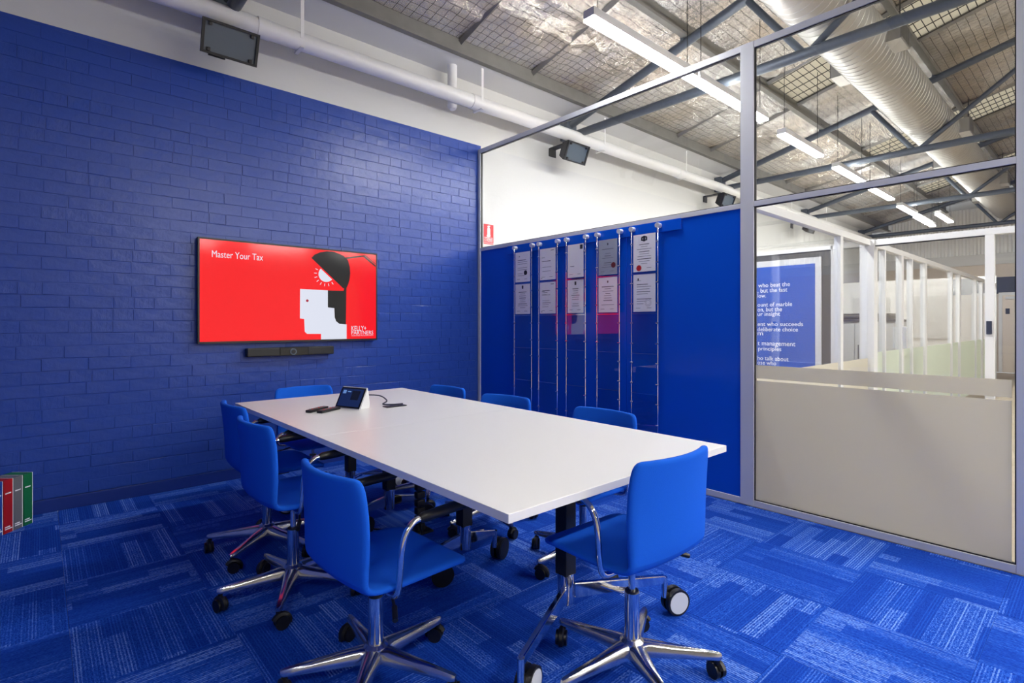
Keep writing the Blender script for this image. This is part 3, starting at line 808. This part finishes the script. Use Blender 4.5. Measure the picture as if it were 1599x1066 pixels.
# white cabinet and printer in the room behind
cab = thing('storage_cabinet', 'tall white cabinet with dark worktop seen through the glass', 'cabinet', (8.3, 2.5, 0))
boxes('carcass', [((-.3, -.7, .05), (.3, .6, 1.28))], M['white_frame'], cab, .004)
boxes('plinth', [((-.27, -.67, 0), (.27, .57, .05))], M['darkpanel'], cab)
boxes('worktop', [((-.33, -.72, 1.28), (.32, .62, 1.31))], M['navy'], cab, .003)
for k in range(3):
    d = boxes('door', [((-.318, -.69+k*.43, .08), (-.3, -.69+k*.43+.42, 1.26))], M['white_frame'], cab, .003)
    boxes('handle', [((-.335, -.69+k*.43+.37, .8), (-.318, -.69+k*.43+.385, .98))], M['chrome'], d)
prt = thing('printer', 'low dark printer on the white cabinet', 'printer', (8.3, 2.3, 1.31))
boxes('body', [((-.22, -.42, 0), (.22, .3, .06))], M['darkpanel'], prt, .012)
boxes('lid', [((-.2, -.4, .06), (.2, .28, .08))], M['black'], prt, .008)
boxes('paper_tray', [((-.3, -.3, .03), (-.22, .2, .045))], M['darkpanel'], prt)
# back wall of those offices and the far end
ob = struct(boxes('wall_rear_office', [((15.6, Y2, 0), (15.7, YW, 2.3))], M['white_wall']), 'white end wall of the far offices')
for yy in (2.4, 3.6): boxes('wall_panel', [((15.57, yy, .9), (15.6, yy+.8, 1.9))], M['ltgrey'], ob)
# desks in the far offices, each with a low screen
for i, (dx, lb) in enumerate(((9.6, 'white desk behind the first frosted office front'), (12.1, 'white desk behind the farther frosted office front'))):
    dk = thing('office_desk', lb, 'desk', (dx, 3.1, 0), 0, 'white desks in the far offices')
    boxes('desk_top', [((-.7, -.4, .7), (.7, .4, .725))], M['table'], dk, .003)
    for sx_ in (-1, 1):
        for sy_ in (-1, 1): boxes('leg', [((sx_*.66-.025, sy_*.36-.025, 0), (sx_*.66+.025, sy_*.36+.025, .7))], M['white_frame'], dk)
    boxes('desk_screen', [((-.7, .4, .55), (.7, .425, 1.15))], M['ltgrey'], dk, .004)
we = struct(boxes('wall_far', [((XE, -10.5, 0), (XE+.2, YW+.25, 2.79))], M['beige']), 'far end wall, beige below and corrugated above')
boxes('white_band', [((XE-.03, -10.5, 2.79), (XE+.2, YW, 3.07))], M['white_wall'], we)
boxes('upper_backing', [((XE+.1, -10.5, 3.07), (XE+.2, YW+.25, 6.4))], M['white_wall'], we)
bm = bmesh.new(); y = -4.; prevv = None
prof = [(0, 0), (.05, 0), (.075, -.045), (.125, -.045), (.15, 0)]
while y < YW-.1:
    for dy, dx in prof[:-1]:
        cur = (bm.verts.new((XE+.06+dx, y+dy, 3.07)), bm.verts.new((XE+.06+dx, y+dy, 4.3)))
        if prevv: bm.faces.new((prevv[0], cur[0], cur[1], prevv[1]))
        prevv = cur
    y += .15
link('corrugated_sheet', finish(bm, 'corrugated_sheet'), mat('white corrugated sheet', (242, 242, 240), .5), we)
boxes('dark_band', [((XE-.012, .4, 2.02), (XE+.01, 2.1, 2.45))], M['navy'], we)
d1 = struct(boxes('door_1', [((XE-.04, .95, 0), (XE-.002, 1.86, 1.98))], mat('cream door', (222, 210, 198), .5), bevel=.004), 'cream door at the far end')
boxes('door_closer', [((XE-.09, 1.5, 1.88), (XE-.04, 1.8, 1.94))], M['alu'], d1)
boxes('door_sign', [((XE-.046, 1.72, 1.5), (XE-.04, 1.8, 1.64))], M['navy'], d1)
boxes('door_frame', [((XE-.06, .88, 0), (XE-.002, .95, 2.05)), ((XE-.06, 1.86, 0), (XE-.002, 1.93, 2.05)), ((XE-.06, .95, 1.98), (XE-.002, 1.86, 2.05))], M['white_frame'], d1)

# ------------------------------------------------------------------ meeting tables
TX0, TX1, TY0, TYM, TY1, TZ = .969, 2.224, 1.106, 2.463, 3.868, .73
def wheel(bm_black, R, r=.047, w=.05):
    tube(bm_black, [R @ Vector((-w/2, 0, 0)), R @ Vector((-w*.12, 0, 0))], r, 20)
    tube(bm_black, [R @ Vector((w*.12, 0, 0)), R @ Vector((w/2, 0, 0))], r, 20)
    tube(bm_black, [R @ Vector((-w*.12, 0, 0)), R @ Vector((w*.12, 0, 0))], r*.6, 12)
def table_leg(t, ox, oy, x, y, sgn, inner=False):
    """column with a pair of splayed feet; sgn = side (in y) the feet point to"""
    def l(p): return (p[0]-ox, p[1]-oy, p[2])
    boxes('column', [(l((x-.03, y-.03, .245)), l((x+.03, y+.03, .655)))], M['blackmetal'], t, .004)
    sl = tubes('sleeve', [([l((x, y, .13)), l((x, y, .25))], .034)], M['chrome'], t, 20)
    boxes('bracket', [(l((x-.38, y-.03, .655)), l((x+.38, y+.03, .7)))], M['blackmetal'], t, .004)
    for s in (-1, 1):
        tip = Vector((x + s*(.2 if inner else .42), y + sgn*(.0 if inner else .19), .155)); root = Vector((x + s*.025, y + sgn*(.0 if inner else .02), .185))
        bm = bmesh.new(); d = (tip-root); n_ = Vector((-d.y, d.x, 0)).normalized()*.011
        top = Vector((0, 0, .024))
        vs = [bm.verts.new(l(p)) for p in (root+n_+top, root-n_+top, tip-n_+top*.8, tip+n_+top*.8, root+n_-top*1.6, root-n_-top*1.6, tip-n_-top*.6, tip+n_-top*.6)]
        for f in ((0, 1, 2, 3), (7, 6, 5, 4), (0, 4, 5, 1), (1, 5, 6, 2), (2, 6, 7, 3), (3, 7, 4, 0)): bm.faces.new([vs[i] for i in f])
        bm_norm(bm); bmesh.ops.bevel(bm, geom=bm.edges[:], offset=.004, segments=2, affect='EDGES')
        ft = link('foot', finish(bm, 'foot', True, 40), M['chrome'], t)
        tubes('stem', [([l(tip+Vector((0, 0, .012))), l(tip-Vector((0, 0, .075)))], .013)], M['chrome'], ft, 12)
        az = math.atan2(-.76*sgn*-1, -.3*s); off = Vector((-math.sin(az), math.cos(az), 0))
        if off.x < 0: off = -off
        c = tip + off*.055; c.z = .0555
        bm = bmesh.new(); R = Matrix.Translation(l(c)) @ Matrix.Rotation(az, 4, 'Z'); wheel(bm, R, .055, .056)
        tube(bm, [tuple(l(tip-Vector((0, 0, .06)))), tuple(R @ Vector((0, 0, .0)))], .012, 8)
        bm_norm(bm); ca = link('caster', finish(bm, 'caster', True, 40), M['black'], ft)
        bm = bmesh.new(); tube(bm, [R @ Vector((.0275, 0, 0)), R @ Vector((.030, 0, 0))], .046, 20); tube(bm, [R @ Vector((-.030, 0, 0)), R @ Vector((-.0275, 0, 0))], .046, 20); bm_norm(bm)
        link('wheel_disc', finish(bm, 'wheel_disc', True, 40), M['black'] if inner else M['wheel_disc'], ft)
    if not inner:   # tilt release lever on the foot
        P_ = smooth_path([l((x+.03, y+sgn*.005, .19)), l((x+.12, y+sgn*.06, .185)), l((x+.2, y+sgn*.12, .15)), l((x+.26, y+sgn*.13, .145))], 5)
        tubes('release_lever', [(P_, .009)], M['chrome'], t, 8)
for (y0, y1, legs, lb) in ((TY0, TYM, ((1.47, -1, False), (2.16, 1, True)), 'white meeting table half away from the wall screen, chair at its end'),
                           (TYM, TY1, ((3.47, 1, False), (2.93, -1, True)), 'white meeting table half next to the wall screen, tablet on it')):
    t = thing('meeting_table', lb, 'table', ((TX0+TX1)/2, (y0+y1)/2, 0), 0, 'white tables pushed together')
    ox, oy = (TX0+TX1)/2, (y0+y1)/2; hx, hy = (TX1-TX0)/2, (y1-y0)/2 - .0008
    boxes('table_top', [((-hx, -hy, TZ-.027), (hx, hy, TZ))], M['table'], t, .0018)
    for (yy, sg, inn) in legs: table_leg(t, ox, oy, 1.595, yy, sg, inn)
    for sx_ in (-1, 1): boxes('support_beam', [((sx_*.3-.02, -hy+.15, TZ-.06), (sx_*.3+.02, hy-.15, TZ-.027))], M['blackmetal'], t)
# dark cable spine hanging below the far table
cs = thing('cable_spine', 'black segmented cable spine under the table', 'cable spine', (1.72, 2.78, 0))
for k in range(14): boxes('segment', [((-.028, -.02, .01+k*.048), (.028, .02, .05+k*.048))], M['black'], cs, .006)
boxes('foot_plate', [((-.06, -.06, 0), (.06, .06, .012))], M['black'], cs, .003)
tubes('cable', [(smooth_path([(.0, 0, .06), (-.05, -.1, .012), (-.12, -.16, .008), (-.28, -.1, .008)]), .005), (smooth_path([(.0, 0, .06), (-.1, .08, .012), (-.2, .2, .008)]), .005)], M['black'], cs, 6)

# ------------------------------------------------------------------ chairs
PROF = [(.252, .404, .190, 0, 0), (.238, .414, .207, 0, 0), (.20, .421, .219, 0, .001), (.12, .423, .226, 0, .004), (.03, .419, .228, 0, .008), (-.05, .414, .225, 0, .012), (-.105, .412, .220, .0, .014),
        (-.142, .419, .216, .006, .012), (-.166, .438, .214, .014, .006), (-.177, .470, .215, .024, 0), (-.182, .52, .219, .031, 0), (-.187, .58, .222, .037, 0), (-.193, .64, .223, .042, 0), (-.201, .70, .221, .046, 0),
        (-.209, .748, .216, .048, 0), (-.213, .772, .206, .047, 0), (-.215, .783, .186, .042, 0)]
def chair_shell():
    bm = bmesh.new(); nu = 12; g = []
    for (y, z, hw, wr, lf) in PROF:
        g.append([bm.verts.new((hw*(2*i/nu-1), y + wr*(2*i/nu-1)**2, z + lf*(2*i/nu-1)**2)) for i in range(nu+1)])
    for a, b in zip(g, g[1:]):
        for i in range(nu): bm.faces.new((a[i], a[i+1], b[i+1], b[i]))
    bm_norm(bm)
    me = finish(bm, 'shell'); o = bpy.data.objects.new('shell', me); COL.objects.link(o)
    s = o.modifiers.new('s', 'SOLIDIFY'); s.thickness = .025; s.offset = 0
    b = o.modifiers.new('u', 'SUBSURF'); b.levels = 1; b.render_levels = 1
    bpy.context.view_layer.update()
    em = bpy.data.meshes.new_from_object(o.evaluated_get(bpy.context.evaluated_depsgraph_get()))
    bpy.data.objects.remove(o)
    out = []
    for back in (False, True):
        bm = bmesh.new(); bm.from_mesh(em)
        kill = [f for f in bm.faces if ((f.calc_center_median().z > .452) != back)]
        bmesh.ops.delete(bm, geom=kill, context='FACES')
        out.append(finish(bm, 'backrest' if back else 'seat', True, 180))
    return out
SEAT, BACK = chair_shell()
def leg_mesh():
    bm = bmesh.new(); sec = []
    for (r, hw, zt, zb) in ((.022, .030, .128, .082), (.06, .026, .126, .080), (.16, .019, .112, .076), (.27, .0145, .098, .074), (.300, .013, .094, .073), (.312, .008, .091, .076)):
        sec.append([bm.verts.new((r, y, z)) for (y, z) in ((-hw, zb), (-hw, zt-.010), (-hw*.55, zt), (hw*.55, zt), (hw, zt-.010), (hw, zb))])
    for a, b in zip(sec, sec[1:]):
        for k in range(6): bm.faces.new((a[k], a[(k+1) % 6], b[(k+1) % 6], b[k]))
    bm.faces.new(sec[0]); bm.faces.new(sec[-1]); bm_norm(bm)
    return finish(bm, 'leg', True, 50)
LEG = leg_mesh()
def caster_mesh():
    bm = bmesh.new()
    tube(bm, [(.298, 0, .082), (.298, 0, .055)], .010, 10)
    R = Matrix.Translation((.298, .012, .0275)) @ Matrix.Rotation(.5, 4, 'Z')
    wheel(bm, R, .0275, .042)
    hood = [R @ Vector((0, .032*math.cos(a), .030*math.sin(a))) for a in [PI*k/8 for k in range(-1, 8)]]
    tube(bm, hood, .012, 6)
    bm_norm(bm); return finish(bm, 'caster', True, 40)
CAST = caster_mesh()
def arm_mesh(s):
    bm = bmesh.new()
    P_ = smooth_path([(s*.12, -.05, .392), (s*.19, -.055, .392), (s*.226, -.056, .408), (s*.236, -.054, .46), (s*.2375, -.048, .54), (s*.238, -.034, .59), (s*.238, -.006, .620), (s*.238, .04, .629), (s*.238, .225, .634)], 5)
    tube(bm, P_, .0105, 12); bm_norm(bm); return finish(bm, 'armrest', True, 60)
def pad_mesh(s):
    bm = bmesh.new()
    P_ = [(s*.238, .02, .627), (s*.238, .035, .629), (s*.238, .13, .632), (s*.238, .225, .634), (s*.238, .24, .635)]
    tube(bm, P_, [.0125, .0175, .018, .0175, .012], 14); bm_norm(bm); return finish(bm, 'arm_pad', True, 60)
ARM = [arm_mesh(-1), arm_mesh(1)]; PAD = [pad_mesh(-1), pad_mesh(1)]
def hub_mesh():
    bm = bmesh.new(); tube(bm, [(0, 0, .072), (0, 0, .08), (0, 0, .128), (0, 0, .138)], [.028, .042, .042, .031], 24); bm_norm(bm); return finish(bm, 'base_hub', True, 40)
HUB = hub_mesh()
def col_mesh():
    bm = bmesh.new(); tube(bm, [(0, 0, .12), (0, 0, .30)], .0265, 20); bm_norm(bm); return finish(bm, 'column_sleeve', True, 40)
SLEEVE = col_mesh()
def pis_mesh(l_):
    bm = bmesh.new(); tube(bm, [(0, 0, .295), (0, 0, .372+l_)], .0125, 14); bm_norm(bm); return finish(bm, 'gas_piston', True, 40)
def collar_mesh():
    bm = bmesh.new(); tube(bm, [(0, 0, .296), (0, 0, .306)], .024, 18); bm_norm(bm); return finish(bm, 'collar', True, 40)
COLLAR = collar_mesh()
def mech_mesh():
    bm = bmesh.new(); box(bm, (-.075, -.09, .372), (.075, .1, .397)); box(bm, (-.035, -.04, .35), (.035, .04, .372)); bm_norm(bm)
    bmesh.ops.bevel(bm, geom=bm.edges[:], offset=.004, segments=1, affect='EDGES'); return finish(bm, 'tilt_mechanism')
MECH = mech_mesh()
def lever_mesh():
    bm = bmesh.new(); tube(bm, [(.05, -.02, .378), (.15, -.03, .372), (.20, -.05, .355)], .005, 8); tube(bm, [(.20, -.05, .355), (.245, -.075, .338)], .009, 8); bm_norm(bm); return finish(bm, 'lever', True, 50)
LEVER = lever_mesh()
PIST = {}
def chair(x, y, face, base, lift, label):
    t = thing('office_chair', label, 'chair', (x, y, 0), math.radians(face)-PI/2, 'blue chairs around the white table')
    up = (0, 0, lift)
    link('seat', SEAT, M['fabric'], t, up); link('backrest', BACK, M['fabric'], t, up)
    for k in (0, 1):
        a = link('armrest', ARM[k], M['chrome'], t, up); p = link('arm_pad', PAD[k], M['black'], a)
    link('tilt_mechanism', MECH, M['blackmetal'], t, up); link('lever', LEVER, M['black'], t, up)
    if lift not in PIST: PIST[lift] = pis_mesh(lift)
    link('gas_piston', PIST[lift], M['chrome'], t); link('collar', COLLAR, M['black'], t)
    link('column_sleeve', SLEEVE, M['chrome'], t); link('base_hub', HUB, M['polish'], t)
    b0 = math.radians(base) - (math.radians(face)-PI/2)
    for k in range(5):
        l_ = link('leg', LEG, M['polish'], t, (0, 0, 0), (0, 0, b0 + k*2*PI/5))
        link('caster', CAST, M['black'], l_)
    return t
CH = [(.885, 1.72, 3, 10, 0, 'blue fabric swivel chair on the open side of the table, farthest from the wall screen'),
      (.885, 2.54, 2, 24, .045, 'blue fabric swivel chair in the middle of the open side of the table'),
      (.955, 3.15, 0, 4, .045, 'blue fabric swivel chair on the open side of the table, closest to the wall screen'),
      (1.49, 3.87, 270, 50, 0, 'blue fabric swivel chair at the table end under the wall screen'),
      (2.125, 3.31, 183, 20, 0, 'blue fabric swivel chair beside the first certificate columns'),
      (2.12, 2.62, 188, 42, 0, 'blue fabric swivel chair in the middle of the certificate side'),
      (2.15, 1.85, 181, 30, 0, 'blue fabric swivel chair on the certificate side nearest the frosted glass'),
      (1.585, 1.14, 88, 26, .045, 'blue fabric swivel chair at the table end away from the wall screen')]
for c in CH: chair(*c)

# ------------------------------------------------------------------ things on the table
tb = thing('touch_controller', 'white wedge touch controller with lit dark screen on the table', 'tablet', (1.475, 3.16, TZ), math.radians(-70))
# local: screen faces -y, tilted back
bm = bmesh.new()
prf = [(-.06, 0), (.03, 0), (.034, .03), (.017, .128), (.008, .128)]
a = [bm.verts.new((-.105, p[0], p[1])) for p in prf]; b = [bm.verts.new((.105, p[0], p[1])) for p in prf]
bm.faces.new(a); bm.faces.new(b[::-1])
for k in range(5): bm.faces.new((a[k], a[(k+1) % 5], b[(k+1) % 5], b[k]))
bm_norm(bm); bmesh.ops.bevel(bm, geom=bm.edges[:], offset=.004, segments=2, affect='EDGES')
link('body', finish(bm, 'body', True, 40), M['white_frame'], tb)
tilt = math.atan2(.068, .128)
def slab_on(name, u0, u1, v0, v1, d, m):
    R = Matrix.Translation((0, -.0602, .0)) @ Matrix.Rotation(-tilt, 4, 'X')
    bm = bmesh.new(); box(bm, (u0, -d, v0), (u1, .002, v1), R); bm_norm(bm); return link(name, finish(bm, name), m, tb)
slab_on('bezel', -.101, .101, .006, .140, .0012, M['black']); slab_on('screen', -.09, .09, .016, .131, .0016, M['scr_blue'])
slab_on('screen_icon', -.078, -.052, .098, .12, .002, M['scr_pale']); slab_on('screen_text', -.04, -.012, .108, .116, .002, M['scr_pale'])
slab_on('screen_picture', .0, .065, .06, .12, .0019, M['cable'])
for (cx, cy, rz_, lb) in ((1.255, 3.19, 32, 'slim black remote control lying further from the tablet edge'), (1.30, 3.125, 28, 'wide black remote control lying beside the tablet')):
    r = thing('remote_control', lb, 'remote', (cx, cy, TZ), math.radians(rz_), 'black remote controls')
    boxes('body', [((-.085, -.02, 0), (.085, .02, .017))], M['black'], r, .005)
    for i in range(6):
        for j in range(3): boxes('button', [((-.06+i*.02, -.013+j*.010, .017), (-.049+i*.02, -.006+j*.010, .0185))], M['ink'] if (i+j) % 3 else M['seal_red'], r)
tag(tubes('controller_cable', [(smooth_path([(1.54, 3.22, TZ+.03), (1.60, 3.30, TZ+.05), (1.70, 3.26, TZ+.045), (1.71, 3.17, TZ+.02), (1.66, 3.13, TZ+.006), (1.71, 3.08, TZ+.005), (1.76, 3.05, TZ+.008)]), .0042)], M['cable'], None, 8), 'dark cable looping behind the touch controller', 'cable')
tag(boxes('cable_hatch', [((1.62, 3.00, TZ), (1.76, 3.06, TZ+.006))], M['blackmetal'], None, .002), 'flat dark cable hatch on the table behind the controller', 'hatch')

# ------------------------------------------------------------------ giant books on the floor by the wall
gr0 = at_z(6.2, 834.5, 0); gr1 = at_z(50.6, 816, 0)
ux = (gr1-gr0).normalized(); ang_b = math.atan2(ux.y, ux.x)
BD = [('blue', -.062, .058, M['book_blue']), ('red', .0, .062, M['book_red']), ('grey', .0635, .062, M['book_grey']), ('green', .13, .064, M['book_green'])]
for nm, s0_, wd, mm in BD:
    p = gr0 + ux*s0_
    b = thing('oversized_book', nm + ' oversized book standing on the carpet by the brick wall', 'book', p, ang_b, 'oversized books in a row')
    D_ = .13
    boxes('cover', [((.003, .0035, .3165), (wd-.0095, D_, .32)), ((0, 0, 0), (wd-.0065, .0035, .32)), ((0, .0035, 0), (.003, D_, .32)), ((wd-.0095, .0035, 0), (wd-.0065, D_, .32))], mm, b, .0008)
    boxes('pages', [((.003, .0036, .004), (wd-.0095, D_-.005, .316))], M['paper'], b)
    boxes('white_edge', [((wd-.0063, .001, 0), (wd-.002, D_, .32))], M['white_print'], b)
    boxes('spine_title', [((.008, -.0004, .235), (.045, .0, .242))], M['white_print'], b)
    boxes('spine_imprint', [((.006, -.0004, .034), (.04, .0, .041)), ((.006, -.0004, .022), (.052, 0, .029))], M['white_print'], b)
